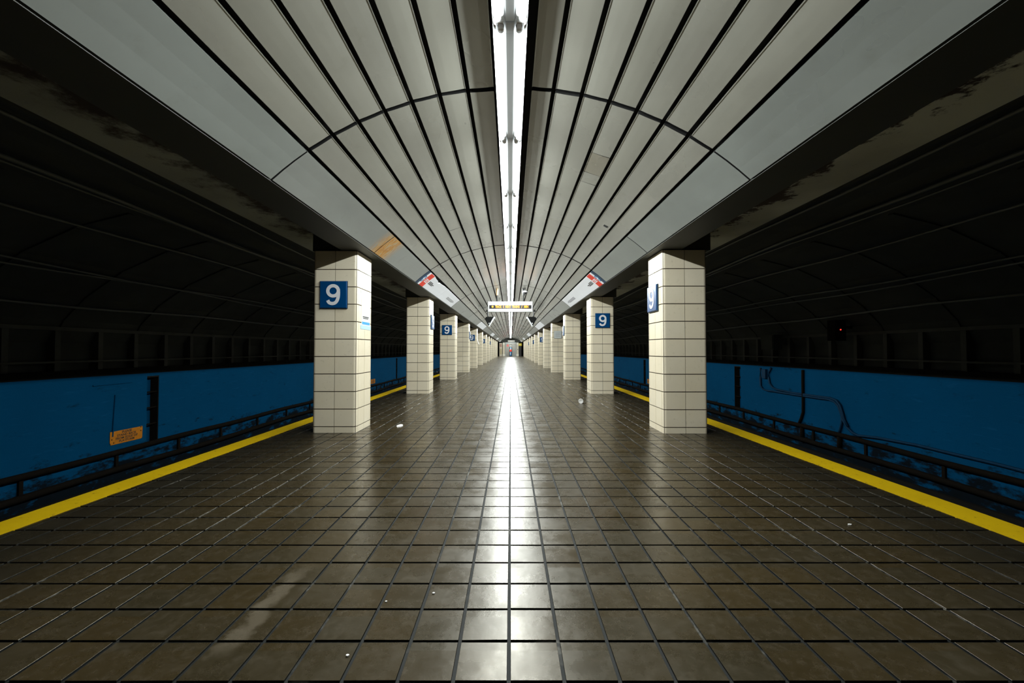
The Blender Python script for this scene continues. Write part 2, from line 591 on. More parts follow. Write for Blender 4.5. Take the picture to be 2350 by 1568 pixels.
# ------------------------------------------------------------------ floor
def build_floor():
    fl = MB().box(-STRIPE[-1][1], STRIPE[1][1], Y_START, 20.0, BED_Z, -0.007).obj('floor', 'grout')
    fl['kind'] = 'structure'
    w, h, b = TILE - 0.0120, 0.007, 0.0006
    k = w / 2

    def tile_geo(mb, cx, cy, sx=1.0, rot=None, dz=0.0):
        vs = []
        for zz, kk in ((-h, k), (-0.0006, k), (0, k - b)):
            for ux, uy in ((-1, -1), (1, -1), (1, 1), (-1, 1)):
                vs.append([ux * (kk if sx == 1 else (k * sx - (k - kk))), uy * kk, zz])
        fs = [(8, 9, 10, 11)]
        for r in (0, 4):
            fs += [(r + i, r + (i + 1) % 4, r + 4 + (i + 1) % 4, r + 4 + i) for i in range(4)]
        out = []
        for x, y, z in vs:
            if rot:
                z = z + x * rot[0] + y * rot[1]
            out.append((x + cx, y + cy, z + dz))
        mb.add(out, fs)

    one = MB()
    tile_geo(one, 0, 0)
    def edge_mat(m):
        m.materials.append(M['grout'])
        for p in m.polygons:
            if p.normal.z < 0.5:
                p.material_index = 1
        return m
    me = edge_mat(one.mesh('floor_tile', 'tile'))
    cells = []
    rows = int((20.0 - (-0.3)) / TILE)
    y_off = 1.3905 - 9 * TILE
    for r in range(rows):
        cy = y_off + (r + 0.5) * TILE
        if cy + TILE / 2 > 20.0:
            break
        for c in range(-18, 18):
            x0, x1 = c * TILE - 0.006, (c + 1) * TILE - 0.006
            x0c, x1c = max(x0, -STRIPE[-1][0] + 0.004), min(x1, STRIPE[1][0] - 0.004)
            if x1c - x0c < 0.03:
                continue
            cells.append(((x0c + x1c) / 2, cy, (x1c - x0c) / TILE))

    def in_view(c):
        d = Vector((c[0], c[1], -1.0))
        cp, sp = math.cos(PITCH), math.sin(PITCH)
        yy, zz = d.y * cp + d.z * sp, -d.y * sp + d.z * cp
        return yy > 0.2 and abs(d.x / yy) < 1.30 and abs(zz / yy) < 0.88
    near = sorted([c for c in cells if in_view(c) and c[2] > 0.99], key=lambda c: c[1] + 0.02 * abs(c[0]))[:300]
    nset = set(near)
    for c in near:
        o = link('floor_tile', me, fl, (c[0], c[1], random.uniform(-0.0006, 0.0006)))
        o.rotation_euler = (random.gauss(0, 0.0035), random.gauss(0, 0.0035), random.gauss(0, 0.002))
    rest = MB()
    for c in cells:
        if c not in nset:
            tile_geo(rest, c[0], c[1], c[2] if c[2] < 0.99 else 1.0, (random.gauss(0, 0.003), random.gauss(0, 0.003)), random.uniform(-0.0006, 0.0006))
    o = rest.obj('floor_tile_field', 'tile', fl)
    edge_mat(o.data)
    o['kind'] = 'stuff'
    MB().box(-STRIPE[-1][1], STRIPE[1][1], 20.0, Y_END + 1, BED_Z, 0.0).obj('distant_floor_slab', 'tile_far', fl)
    for s in (-1, 1):
        a, b2 = STRIPE[s]
        mb = MB()
        n = 220
        ys = [Y_START + (Y_END + 1 - Y_START) * i / n for i in range(n + 1)]
        ys = [Y_START + i * 0.08 for i in range(int(22 / 0.08))] + [Y_START + 22 + i * 2.0 for i in range(22)]
        xs_in = [a + random.uniform(-0.007, 0.007) for _ in ys]
        vs, fs = [], []
        for i, y in enumerate(ys):
            vs += [(s * xs_in[i], y, 0.0045), (s * b2, y, 0.0045), (s * xs_in[i], y, -0.007), (s * b2, y, -0.05)]
        for i in range(len(ys) - 1):
            q = i * 4
            fs += [(q, q + 1, q + 5, q + 4), (q, q + 4, q + 6, q + 2), (q + 1, q + 3, q + 7, q + 5)]
        mb.add(vs, fs)
        tag(mb.obj('edge_stripe', 'yellow', fl), 'worn yellow stripe along the platform edge')
    return fl


# ------------------------------------------------------------------ vaulted ceiling over the platform
def arc_pt(th, y, r=RAD):
    return (r * math.sin(th), y, ARC_Z + r * math.cos(th))


def panel_mb(th0, th1, y0, y1, thick=0.036, r=RAD, n=3, bulge=0.0):
    mb = MB()
    vs = []
    for y in (y0, y1):
        for k in range(n + 1):
            th = th0 + (th1 - th0) * k / n
            rr = r - bulge * math.sin(PI * k / n)
            if k == 0 and bulge:
                vs.append(arc_pt(th, y, r - 0.0026))
                vs.append(arc_pt(th + math.copysign(0.0012, th1), y, r - 0.0024))
                vs.append(arc_pt(th + math.copysign(0.0022, th1), y, r))
            else:
                vs.append(arc_pt(th, y, rr))
        for k in range(n, -1, -1):
            th = th0 + (th1 - th0) * k / n
            vs.append(arc_pt(th, y, r + thick))
    m = len(vs) // 2
    fs = [tuple(range(m)), tuple(range(2 * m - 1, m - 1, -1))]
    fs += [(i, m + i, m + (i + 1) % m, (i + 1) % m) for i in range(m)]
    return mb.add(vs, fs)


def dark_ends(me):
    me.materials.append(M['back'])
    for p in me.polygons:
        if abs(p.normal.y) > 0.9:
            p.material_index = 1
    return me


def recentre(me):
    c = Vector((0, 0, 0))
    for v in me.vertices:
        c += v.co
    c /= len(me.vertices)
    for v in me.vertices:
        v.co -= c
    return c


SIGN_BAYS = [k for k in range(15) if (k - 2) % 3 == 0]


def build_ceiling():
    root = link('ceiling', None)
    root['kind'] = 'structure'
    n = 24
    mb = MB()
    r0 = RAD + 0.075
    for k in range(n):
        a = -TH_EDGE + 2 * TH_EDGE * k / n
        b = -TH_EDGE + 2 * TH_EDGE * (k + 1) / n
        p, q = arc_pt(a, 0, r0), arc_pt(b, 0, r0)
        p2, q2 = arc_pt(a, 0, r0 + 0.05), arc_pt(b, 0, r0 + 0.05)
        mb.prism([(p[0], p[2]), (q[0], q[2]), (q2[0], q2[2]), (p2[0], p2[2])], Y_START, Y_END + 1)
    mb.obj('ceiling_backing', 'back', root)
    g = 0.015 / RAD
    gy = 0.020
    strips = []
    for s in (-1, 1):
        start = math.radians(2.75 if s < 0 else 3.45)
        ths = [start] + SEAMS
        for i in range(7):
            strips.append((s, i, ths[i] + (g if i else 0), ths[i + 1] - g))
    splits = {(1, 3, 1): [3.55, 3.93, 4.15, 5.66], (-1, 3, 1): [5.75], (1, 2, 1): [5.5], (1, 3, 2): [9.1], (-1, 2, 2): [8.8]}
    cache = {}
    for k in range(15):
        y0, y1 = Y_START + k * BAY, Y_START + (k + 1) * BAY
        for s, i, a, b in strips:
            ys = [y0] + splits.get((s, i, k), []) + [y1]
            for j in range(len(ys) - 1):
                ga = gy if j == 0 else 0.003
                gb = gy if j == len(ys) - 2 else 0.003
                key = (s, i, round(ys[j + 1] - ys[j] - ga - gb, 4))
                if key not in cache:
                    me = panel_mb(s * a, s * b, -(key[2]) / 2, key[2] / 2, bulge=0.003).mesh('ceiling_panel', 'panel')
                    dark_ends(me)
                    cache[key] = (me, recentre(me))
                me, c = cache[key]
                yc = (ys[j] + ga + ys[j + 1] - gb) / 2
                mat_patch = (s, i, k) == (1, 3, 1) and j == 1
                o = link('ceiling_panel', me.copy() if mat_patch else me, root, (c.x, c.y + yc, c.z))
                if mat_patch:
                    o.data.materials[0] = M['patch']
                o.rotation_euler = (random.gauss(0, 0.0012), random.gauss(0, 0.006), 0)
        # wide edge panels, two to a bay, unless a platform sign fills the bay
        if k in SIGN_BAYS:
            continue
        for s in (-1, 1):
            for h in (0, 1):
                ya, yb = y0 + h * BAY / 2 + 0.008, y0 + (h + 1) * BAY / 2 - 0.008
                rusty = s < 0 and k == 1
                key = ('e', s, rusty)
                if key not in cache:
                    me = panel_mb(s * (SEAMS[-1] + g), s * TH_EDGE, ya - (ya + yb) / 2, yb - (ya + yb) / 2, n=3).mesh('edge_panel', 'edge_rust' if rusty else 'edge')
                    dark_ends(me)
                    cache[key] = (me, recentre(me))
                me, c = cache[key]
                o = link('edge_panel', me, root, (c.x, c.y + (ya + yb) / 2, c.z))
                o.rotation_euler = (0, random.gauss(0, 0.004), 0)
    # torn slot in one panel and the slack joint cover beside it
    th = math.radians(27.5)
    mb = panel_mb(math.radians(27.9), math.radians(29.2), 5.02, 5.07, thick=0.004, r=RAD - 0.006)
    tag(mb.obj('torn_slot', 'back', root), 'small dark slot torn in the panel')
    # the two joists over the pillars: black soffits
    for i, s in enumerate((-1, 1)):
        poly = [(s * 1.722, SOFFIT), (s * 2.06, SOFFIT), (s * 2.06, 2.62), (s * 1.85, 2.62), (s * 1.722, 2.36)]
        t = MB().prism(poly, Y_START, Y_END + 1).obj('trim_%d' % (i + 1), 'beam')
        t['kind'] = 'structure'
        # cross brackets carrying the beam over each pillar
        for k in range(14):
            y = PY0[s] + k * BAY
            MB().box(s * 2.06, s * 2.42, y + 0.03, y + 0.49, SOFFIT - 0.002, 2.50).obj('bracket', 'beam', t)
    return root


# ------------------------------------------------------------------ track sides
VAULT = [(2.9, 2.50), (3.25, 2.60), (3.7, 2.62), (4.3, 2.54), (4.9, 2.38), (5.5, 2.10), (6.0, 1.74), (6.3, 1.42), (6.45, 1.10), (6.45, 0.70)]


def build_track(s):
    side = 'left' if s < 0 else 'right'
    # roof of the trackway
    roof = MB()
    prof = VAULT
    out = [(x + 0.12, z + 0.25) for x, z in prof]
    out[-1] = (6.75, 0.70)
    for i in range(len(prof) - 1):
        roof.prism([(s * prof[i][0], prof[i][1]), (s * prof[i + 1][0], prof[i + 1][1]), (s * out[i + 1][0], out[i + 1][1]), (s * out[i][0], out[i][1])], Y_START, Y_END + 1)
    ro = roof.obj('ceiling_' + side, 'vault')
    ro['kind'] = 'structure'
    MB().box(s * 2.06, s * 3.02, Y_START, Y_END + 1, 2.50, 2.75).obj('slab_soffit', 'peelL' if s < 0 else 'peelR', ro)
    # cables running along the vault
    for (x, z, r) in ((3.30, 2.545, 0.016), (3.95, 2.52, 0.022), (4.05, 2.50, 0.012), (4.72, 2.36, 0.016), (5.50, 2.03, 0.014), (5.58, 1.96, 0.014), (6.02, 1.62, 0.02)):
        ph = random.uniform(0, 6)
        pts = []
        y = Y_START
        while y < 46:
            pts.append((s * x, y, z + 0.03 * math.sin(y * 0.45 + ph) + 0.015 * math.sin(y * 1.45 + ph)))
            y += 0.9
        MB().tube(pts, r, 6).obj('cable', 'cable', ro, smooth=True)
    # roof ribs: transverse flanges of the lining
    rib = MB()
    for i in range(3, len(prof) - 1):
        (xa, za), (xb, zb) = prof[i], prof[i + 1]
        rib.prism([(s * xa, za + 0.01), (s * xb, zb + 0.01), (s * (xb - 0.018), zb - 0.008), (s * (xa - 0.012), za - 0.018)], -0.03, 0.03)
    rme = rib.mesh('lining_rib', 'vault')
    for k in range(30):
        link('lining_rib', rme, ro, (0, 1.0 + k * 1.16, 0))

    # blue wall across the track
    niches = NICHES[s]
    wl = MB()
    y = Y_START
    top, low = 0.60, -0.60
    xo = WALL_X + 0.35
    for (a, b) in niches + [(Y_END + 1, None)]:
        wl.box(s * WALL_X, s * xo, y, a, BED_Z, top)
        if b is not None:
            wl.box(s * WALL_X, s * xo, a, b, BED_Z, low)
            wl.box(s * (WALL_X + 0.14), s * xo, a, b, low, top)
            wl.box(s * WALL_X, s * (WALL_X + 0.14), a, b, top - 0.05, top)
            y = b
    wo = wl.obj('wall_' + side, 'blue')
    wo['kind'] = 'structure'
    for (a, b) in niches:
        MB().box(s * (WALL_X + 0.004), s * (WALL_X + 0.14), b - 0.012, b + 0.0005, low, top - 0.05).obj('niche_jamb', 'soot', wo)
        MB().box(s * (WALL_X + 0.002), s * (WALL_X + 0.14), a, b, top - 0.075, top - 0.049).obj('niche_lintel', 'soot', wo)
        for z in (0.27, 0.0, -0.28):
            MB().tube([(s * (WALL_X + 0.03), a, z), (s * (WALL_X + 0.03), b, z)], 0.013, 8).obj('rung', 'pipe', wo)
    # dark ledge and ribbed wall above the blue paint
    MB().box(s * (WALL_X + 0.02), s * xo, Y_START, Y_END + 1, top, 0.70).obj('ledge', 'soot', wo)
    MB().box(s * (WALL_X + 0.06), s * (WALL_X + 0.14), Y_START, Y_END + 1, 0.815, 0.84).obj('cable_tray', 'rib', wo)
    MB().box(s * (WALL_X + 0.10), s * (WALL_X + 0.24), Y_START, Y_END + 1, 1.27, 1.32).obj('cable_tray', 'rib', wo)
    pm = MB().box(s * (WALL_X + 0.13), s * (WALL_X + 0.25), -0.035, 0.035, 0.70, 1.27).mesh('wall_rib', 'rib')
    yy = 0.9
    while yy < 40:
        link('wall_rib', pm, wo, (0, yy, 0))
        yy += 0.585
    # lower pipes with their brackets, and the kerb at the foot
    MB().tube([(s * (WALL_X - 0.045), y, -0.60 + 0.008 * math.sin(y * 1.9)) for y in [Y_START + 0.5 * i for i in range(126)]], 0.042, 8).obj('pipe', 'pipe', wo, smooth=True)
    MB().tube([(s * (WALL_X - 0.05), y, -0.875 + 0.012 * math.sin(y * 1.3)) for y in [Y_START + 0.5 * i for i in range(126)]], 0.045, 8).obj('pipe', 'pipe', wo, smooth=True)
    MB().box(s * (WALL_X - 0.06), s * WALL_X, Y_START, Y_END + 1, BED_Z, -1.06).obj('wall_foot', 'soot', wo)
    bme = MB().box(s * (WALL_X - 0.03), s * WALL_X, -0.022, 0.022, -0.86, -0.60).mesh('pipe_bracket', 'pipe')
    yy = 1.3 if s < 0 else 0.85
    while yy < 34:
        link('pipe_bracket', bme, wo, (0, yy + random.uniform(-0.12, 0.12), 0))
        yy += 1.22
    if s > 0:
        def px(pts, X):
            return [on_wall(1620 + a / 2.8, 700 + b / 2.8, X) for a, b in pts]
        A = [(350, 405), (349, 470), (352, 520), (365, 540), (390, 550), (440, 556), (560, 576), (700, 596), (790, 608), (825, 622), (850, 648), (866, 690), (880, 735), (905, 785), (940, 820),
             (980, 840), (1100, 853), (1350, 900), (1600, 960), (1850, 1018), (2044, 1068), (2300, 1135)]
        B = [(418, 405), (405, 430), (403, 470), (410, 505), (428, 530), (455, 543), (560, 565), (700, 585), (800, 598), (838, 614), (862, 645), (876, 690), (888, 735), (912, 782)]
        V1 = [(622, 418), (622, 500), (624, 600), (624, 690), (612, 730), (598, 762)]
        V2 = [(876, 700), (872, 760), (862, 800), (850, 830)]
        V3 = [(618, 770), (618, 880)]
        V4 = [(860, 830), (858, 935)]
        for nm, pts, r, m in (('conduit', A, 0.022, 'bluepipe'), ('conduit', B, 0.022, 'bluepipe'), ('conduit', V1, 0.026, 'pipe'), ('conduit', V2, 0.02, 'bluepipe'), ('conduit', V3, 0.04, 'pipe'), ('conduit', V4, 0.04, 'pipe')):
            MB().tube(px(pts, WALL_X - 0.028), r, 8).obj(nm, m, wo, smooth=True)
        q = on_wall(1620 + 385 / 2.8, 700 + 445 / 2.8, WALL_X)
        MB().box(WALL_X - 0.06, WALL_X, q[1] - 0.07, q[1] + 0.07, q[2] - 0.10, q[2] + 0.12).obj('junction_box', 'bluepipe', wo)
    else:
        # shallow frame of an old blocked-up panel left of the plate
        for (a, b, c, d) in (((620, 540), (880, 515), None, None), ((770, 600), (750, 880), None, None)):
            p, q = [on_wall(u / 2.904, 700 + v / 2.904, -WALL_X + 0.008) for u, v in (a, b)]
            MB().tube([p, q], 0.010, 6).obj('raised_strip', 'blue', wo)
    # track bed
    bed = MB().box(s * STRIPE[s][1], s * (WALL_X + 0.3), Y_START, Y_END + 1, BED_Z - 0.2, BED_Z).obj('ground_' + side, 'bed')
    bed['kind'] = 'structure'


NICHES = {-1: [(6.82, 7.05), (21.6, 21.85)], 1: [(10.78, 11.08), (18.35, 18.65)]}
PY0 = {-1: 4.83, 1: 4.78}
PXC = {-1: -2.13, 1: 2.09}
PW, PD = 0.53, 0.52


# ------------------------------------------------------------------ pillars
def pillar_pieces():
    """plan outlines of the eight tiles of one course (outer line, then inner line), rounded corners wrapped by front and back tiles"""
    hx, hy, r, t, g = PW / 2, PD / 2, 0.036, 0.011, 0.0035

    def corner(sx, sy):
        pts = []
        for k in range(5):
            a = PI / 2 * k / 4
            pts.append((sx * (hx - r + r * math.sin(a)), sy * (hy - r + r * math.cos(a))))
        return pts
    pcs = []
    for sy in (-1, 1):
        for sx in (-1, 1):
            o = [(sx * g, sy * hy)] + corner(sx, sy) + [(sx * hx, sy * (hy - 0.055))]
            i = [(sx * (hx - t), sy * (hy - 0.055)), (sx * (hx - t), sy * (hy - r)), (sx * (hx - r), sy * (hy - t)), (sx * g, sy * (hy - t))]
            pcs.append(o + i)
    for sx in (-1, 1):
        for sy in (-1, 1):
            o = [(sx * hx, sy * (hy - 0.055 - 2 * g)), (sx * hx, sy * g)]
            i = [(sx * (hx - t), sy * g), (sx * (hx - t), sy * (hy - 0.055 - 2 * g))]
            pcs.append(o + i)
    return pcs


def build_pillars():
    pcs = pillar_pieces()
    gz = 0.0055
    rows = [(0.0, 0.0725)] + [(0.0725 + 0.2115 * k, 0.0725 + 0.2115 * (k + 1)) for k in range(9)] + [(0.0725 + 0.2115 * 9, 2.206)]
    meshes = {}
    for hi, (z0, z1) in ((0, rows[0]), (1, rows[1]), (2, rows[-1])):
        for j, poly in enumerate(pcs):
            mb = MB().zprism(poly, gz if hi else 0.0, z1 - z0 - gz)
            meshes[(hi, j)] = mb.mesh('tile', 'ptile')
    core = MB().box(-PW / 2 + 0.0085, PW / 2 - 0.0085, -PD / 2 + 0.0085, PD / 2 - 0.0085, 0.0, 2.207).mesh('core', 'pgrout')
    clad = MB()
    for r, (z0, z1) in enumerate(rows):
        for poly in pcs:
            clad.zprism(poly, z0 + (gz if r else 0), z1 - gz)
    cladme = clad.mesh('tile_cladding', 'ptile')
    desc = {(-1, 1): 'cream tiled pillar closest to camera on the left, with paper notice on its side',
            (1, 1): 'cream tiled pillar closest to camera on the right, 9 sign on its platform-facing side',
            (-1, 2): 'second cream tiled pillar in the left row, 9 sign on its platform-facing side',
            (1, 2): 'second cream tiled pillar in the right row, 9 sign on its front',
            (-1, 3): 'third cream tiled pillar in the left row, 9 sign on its front',
            (1, 4): 'fourth cream tiled pillar in the right row, with grey-white plate on its front'}
    for s in (-1, 1):
        for k in range(1, 14):
            y = PY0[s] + (k - 1) * BAY + PD / 2
            lab = desc.get((s, k), '%s cream tiled pillar from the camera in the %s row' % (ordinal(k), 'left' if s < 0 else 'right'))
            p = thing('tiled_pillar', lab, 'pillar', (PXC[s], y, 0.0), 0, 'cream tiled pillars of the %s row' % ('left' if s < 0 else 'right'))
            link('core', core, p)
            if k <= 4:
                for r, (z0, z1) in enumerate(rows):
                    hi = 0 if r == 0 else (2 if r == len(rows) - 1 else 1)
                    for j in range(8):
                        link('tile', meshes[(hi, j)], p, (0, 0, z0))
            else:
                link('tile_cladding', cladme, p)


# ------------------------------------------------------------------ number signs on the pillars
def smooth_path(pts, n=6):
    P = [Vector(p) for p in pts]
    out = []
    for i in range(len(P) - 1):
        p0, p1, p2, p3 = P[max(i - 1, 0)], P[i], P[i + 1], P[min(i + 2, len(P) - 1)]
        for j in range(n):
            t = j / n
            out.append(0.5 * ((2 * p1) + (p2 - p0) * t + (2 * p0 - 5 * p1 + 4 * p2 - p3) * t * t + (3 * p1 - p0 - 3 * p2 + p3) * t ** 3))
    out.append(P[-1])
    return out


def nine_mb(h, y0, y1):
    path = [(.085, .235), (.15, .125), (.30, .078), (.45, .125), (.545, .27), (.583, .46), (.585, .66)]
    mb = MB().ribbon([((p.x - 0.335) * h, (p.y - 0.5) * h) for p in smooth_path(path)], 0.155 * h, y0, y1)
    ring = [(.25 * math.cos(2 * PI * k / 40) * h, (.18 + .243 * math.sin(2 * PI * k / 40)) * h) for k in range(41)]
    return mb.ribbon(ring, 0.155 * h, y0 - 0.0004, y1 - 0.0004)


def build_number_signs():
    S = 0.325
    plate = MB().bevbox(-S / 2, S / 2, -0.028, 0.0, -S / 2, S / 2, 0.006).mesh('plate', 'signblue')
    digit = nine_mb(0.255, -0.0305, -0.0275).mesh('digit', 'white')
    frame = MB()
    e = S / 2 + 0.004
    for (a, b, c, d) in ((-e, e, -e, -S / 2), (-e, e, S / 2, e), (-e, -S / 2, -S / 2, S / 2), (S / 2, e, -S / 2, S / 2)):
        frame.box(a, b, -0.018, 0.0, c, d)
    frame = frame.mesh('rim', 'signnavy')
    names = {1: 'closest', 2: 'second', 3: 'third', 4: 'fourth', 5: 'fifth', 6: 'sixth', 7: 'seventh', 8: 'eighth', 9: 'ninth', 10: 'tenth'}
    for s, k, face in ((-1, 1, 'f'), (-1, 2, 's'), (-1, 3, 'f'), (-1, 4, 's'), (-1, 5, 'f'), (-1, 7, 'f'), (-1, 9, 'f'),
                       (1, 1, 's'), (1, 2, 'f'), (1, 3, 's'), (1, 6, 'f'), (1, 8, 'f'), (1, 10, 'f')):
        y0 = PY0[s] + (k - 1) * BAY
        if face == 'f':
            loc, rz = (PXC[s] - (0.012 if s < 0 else 0), y0 - 0.0005, 1.665), 0.0
        else:
            loc, rz = (PXC[s] - s * (PW / 2 + 0.0005), y0 + 0.30, 1.65), (PI / 2 if s < 0 else -PI / 2)
        lab = 'blue square sign with white 9 on %s of the %s %s pillar' % ('front' if face == 'f' else 'platform side', names[k], 'left' if s < 0 else 'right')
        t = thing('number_sign', lab, 'sign', loc, rz, 'blue number signs on the pillars')
        link('plate', plate, t)
        link('digit', digit, t)
        link('rim', frame, t)
    # blank pale plate
    t = thing('blank_plate', 'grey-white square plate with dark rim on the fourth pillar of the right row', 'sign', (PXC[1], PY0[1] + 3 * BAY - 0.0005, 1.665))
    MB().bevbox(-S / 2, S / 2, -0.028, 0, -S / 2, S / 2, 0.006).obj('plate', 'greyplate', t)
    link('rim', frame, t)
    mb = MB()
    for i in range(5):
        mb.box(-0.11, 0.11 - 0.04 * (i % 2), -0.0295, -0.0275, 0.08 - i * 0.04, 0.088 - i * 0.04)
    mb.obj('faded_print', 'greyink', t)
    # paper notice taped to the closest left pillar
    t = thing('paper_notice', 'white paper notice held by pale blue tape on the closest left pillar', 'notice', (PXC[-1] + PW / 2 + 0.0005, PY0[-1] + 0.30, 1.515), PI / 2)
    w, h = 0.30, 0.47
    MB().box(-w / 2, w / 2, -0.0015, 0, -h / 2, h / 2).obj('sheet', 'paper', t)
    MB().box(-w / 2 - 0.02, w / 2 + 0.005, -0.0028, -0.0016, h / 2 - 0.045, h / 2 + 0.005).obj('tape', 'tape', t)
    MB().box(-w / 2 - 0.03, w / 2 + 0.02, -0.0028, -0.0016, -h / 2 - 0.02, -h / 2 + 0.03).obj('tape', 'tape', t)
    MB().box(-w / 2 + 0.015, w / 2 - 0.015, -0.0024, -0.0014, -h / 2 + 0.04, -h / 2 + 0.075).obj('printed_band', 'printblue', t)
    MB().box(-w / 2 + 0.03, w / 2 - 0.02, -0.0024, -0.0014, h / 2 - 0.09, h / 2 - 0.055).obj('printed_band', 'tape', t)
    mb = MB()
    mb.box(-0.11, 0.10, -0.0024, -0.0014, -0.105, -0.09)
    mb.box(-0.10, 0.08, -0.0024, -0.0014, -0.122, -0.110)
    mb.obj('print_line', 'ink', t)
    mb = MB()
    for i in range(6):
        mb.box(-0.10, 0.10 - 0.03 * (i % 3), -0.0022, -0.0014, 0.11 - i * 0.03, 0.1125 - i * 0.03)
    mb.obj('fine_print', 'greyink', t)
    # loose sheet curling off the fifth left pillar
    t = thing('curled_paper', 'white sheet of paper curling off the fifth pillar of the left row', 'paper', (PXC[-1] + PW / 2, PY0[-1] + 4 * BAY + 0.28, 1.30), PI / 2)
    vs, fs = [], []
    for i in range(7):
        z = 0.36 - i * 0.06
        d = -0.002 - 0.10 * (i / 6) ** 2
        vs += [(-0.13, d, z), (0.13, d, z), (-0.13, d + 0.0015, z), (0.13, d + 0.0015, z)]
    for i in range(6):
        q = i * 4
        fs += [(q, q + 1, q + 5, q + 4), (q + 2, q + 6, q + 7, q + 3), (q, q + 4, q + 6, q + 2), (q + 1, q + 3, q + 7, q + 5)]
    MB().add(vs, fs).obj('sheet', 'paper', t)
    mb = MB()
    for i in range(3):
        mb.box(-0.08, 0.08, -0.006, -0.003, 0.32 - i * 0.02, 0.326 - i * 0.02)
    mb.obj('print_line', 'greyink', t)


# ------------------------------------------------------------------ fluorescent fixtures
def build_lights():
    root = link('fluorescent_fixture', None, None, (0, 0, 0))
    L = 1.205
    top = 2.905
    hb = MB()
    hb.prism([(-0.094, 2.858), (-0.085, 2.848), (-0.03, 2.848), (-0.022, 2.822), (0.022, 2.822), (0.03, 2.848), (0.085, 2.848), (0.094, 2.858), (0.094, 2.90), (-0.094, 2.90)], -L / 2, L / 2)
    hb.obj('housing', 'housing', root)
    for x in (-1, 1):
        MB().box(x * 0.0950, x * 0.0970, -L / 2, L / 2, 2.811, 2.90).obj('side_skirt', 'housing', root)
    for x in (-0.052, 0.052):
        MB().tube([(x, -L / 2 + 0.05, 2.822), (x, L / 2 - 0.05, 2.822)], 0.019, 10, cap=False).obj('tube', 'tube', root, smooth=True)
        for y in (-1, 1):
            MB().tube([(x, y * (L / 2 - 0.05), 2.822), (x, y * (L / 2 - 0.018), 2.822)], 0.0192, 10).obj('tube_cap', 'tubecap', root)
            MB().box(x - 0.014, x + 0.014, y * (L / 2 - 0.018) - 0.006, y * (L / 2 - 0.018) + 0.012, 2.800, 2.850).obj('socket', 'socket', root)
        li = bpy.data.lights.get('tube_light') or bpy.data.lights.new('tube_light', 'AREA')
        li.shape = 'RECTANGLE'
        li.size, li.size_y = 0.036, L - 0.11
        li.energy = TUBE_WATTS
        li.color = (0.96, 1.0, 0.975)
        sg = 1 if x > 0 else -1
        lo = link('tube_light', li, root, (x + sg * 0.0142, 0, 2.822 - 0.0142))
        lo.rotation_euler = (0, -sg * PI / 4, 0)
    # wrap-round clear lens
    prof = [(-0.093, 2.872), (-0.093, 2.822), (-0.084, 2.797), (-0.072, 2.787), (0.072, 2.787), (0.084, 2.797), (0.093, 2.822), (0.093, 2.872)]
    inn = [(-0.0905, 2.872), (-0.0905, 2.823), (-0.082, 2.799), (-0.071, 2.7895), (0.071, 2.7895), (0.082, 2.799), (0.0905, 2.823), (0.0905, 2.872)]
    ln = MB()
    for i in range(len(prof) - 1):
        ln.prism([prof[i], prof[i + 1], inn[i + 1], inn[i]], -L / 2 + 0.03, L / 2 - 0.03)
    ln.obj('lens', 'lens', root)
    for y in (-1, 1):
        e = MB().prism([(-0.094, 2.86), (-0.094, 2.825), (-0.088, 2.80), (-0.078, 2.792), (-0.072, 2.85), (0.072, 2.85), (0.078, 2.792), (0.088, 2.80), (0.094, 2.825), (0.094, 2.86)],
                       y * L / 2 - 0.004, y * L / 2 + 0.004)
        e.obj('end_plate', 'socket', root)
    first = True
    n = 0
    y = 2.18 - 1.22 / 2
    while y < Y_END - 1.0:
        n += 1
        o = root if first else copy_tree(root)
        first = False
        o.location = (-0.004, y, 0)
        lab = ('fluorescent ceiling fixture closest to camera, cut by the top of the picture' if n == 1 else
               'fluorescent ceiling fixture, %s from the camera in the central row' % ordinal(n))
        tag(o, lab, 'light fixture', 'fluorescent fixtures down the middle of the ceiling', 'thing')
        y += 1.22
    return root


# ------------------------------------------------------------------ long platform signs on the edge of the ceiling
TH0S = SEAMS[-1] + 0.015 / RAD
SARC = (TH_EDGE - TH0S) * RAD


def sign_pt(s, a, y, off):
    """a metres down from the upper seam, y along the platform, off metres proud of the panel"""
    th = TH0S + a / RAD
    p = arc_pt(th, y, RAD - off)
    return (s * p[0], p[1], p[2])


def sign_poly(s, pts, o0, o1):
    n = len(pts)
    vs = [sign_pt(s, a, y, o1) for a, y in pts] + [sign_pt(s, a, y, o0) for a, y in pts]
    fs = [tuple(range(n)), tuple(range(2 * n - 1, n - 1, -1))] + [(i, n + i, n + (i + 1) % n, (i + 1) % n) for i in range(n)]
    return MB().add(vs, fs)


def sign_strip(s, y0, y1, tops, a1, o0, o1, mat_name, name, parent, n=1):
    """band from y0 to y1; tops = [(y, a)] upper edge line"""
    mb = MB()
    for i in range(len(tops) - 1):
        (ya, aa), (yb, ab) = tops[i], tops[i + 1]
        for k in range(3):
            f0, f1 = k / 3, (k + 1) / 3
            q = [(aa + (a1 - aa) * f0, ya), (aa + (a1 - aa) * f1, ya), (ab + (a1 - ab) * f1, yb), (ab + (a1 - ab) * f0, yb)]
            m2 = sign_poly(s, q, o0, o1)
            mb.add(m2.v, m2.f)
    return mb.obj(name, mat_name, parent)


def band(s, a0, a1, y0, y1, o0, o1, mat, name, parent):
    return sign_strip(s, y0, y1, [(y0, a0), (y1, a0)], a1, o0, o1, mat, name, parent)


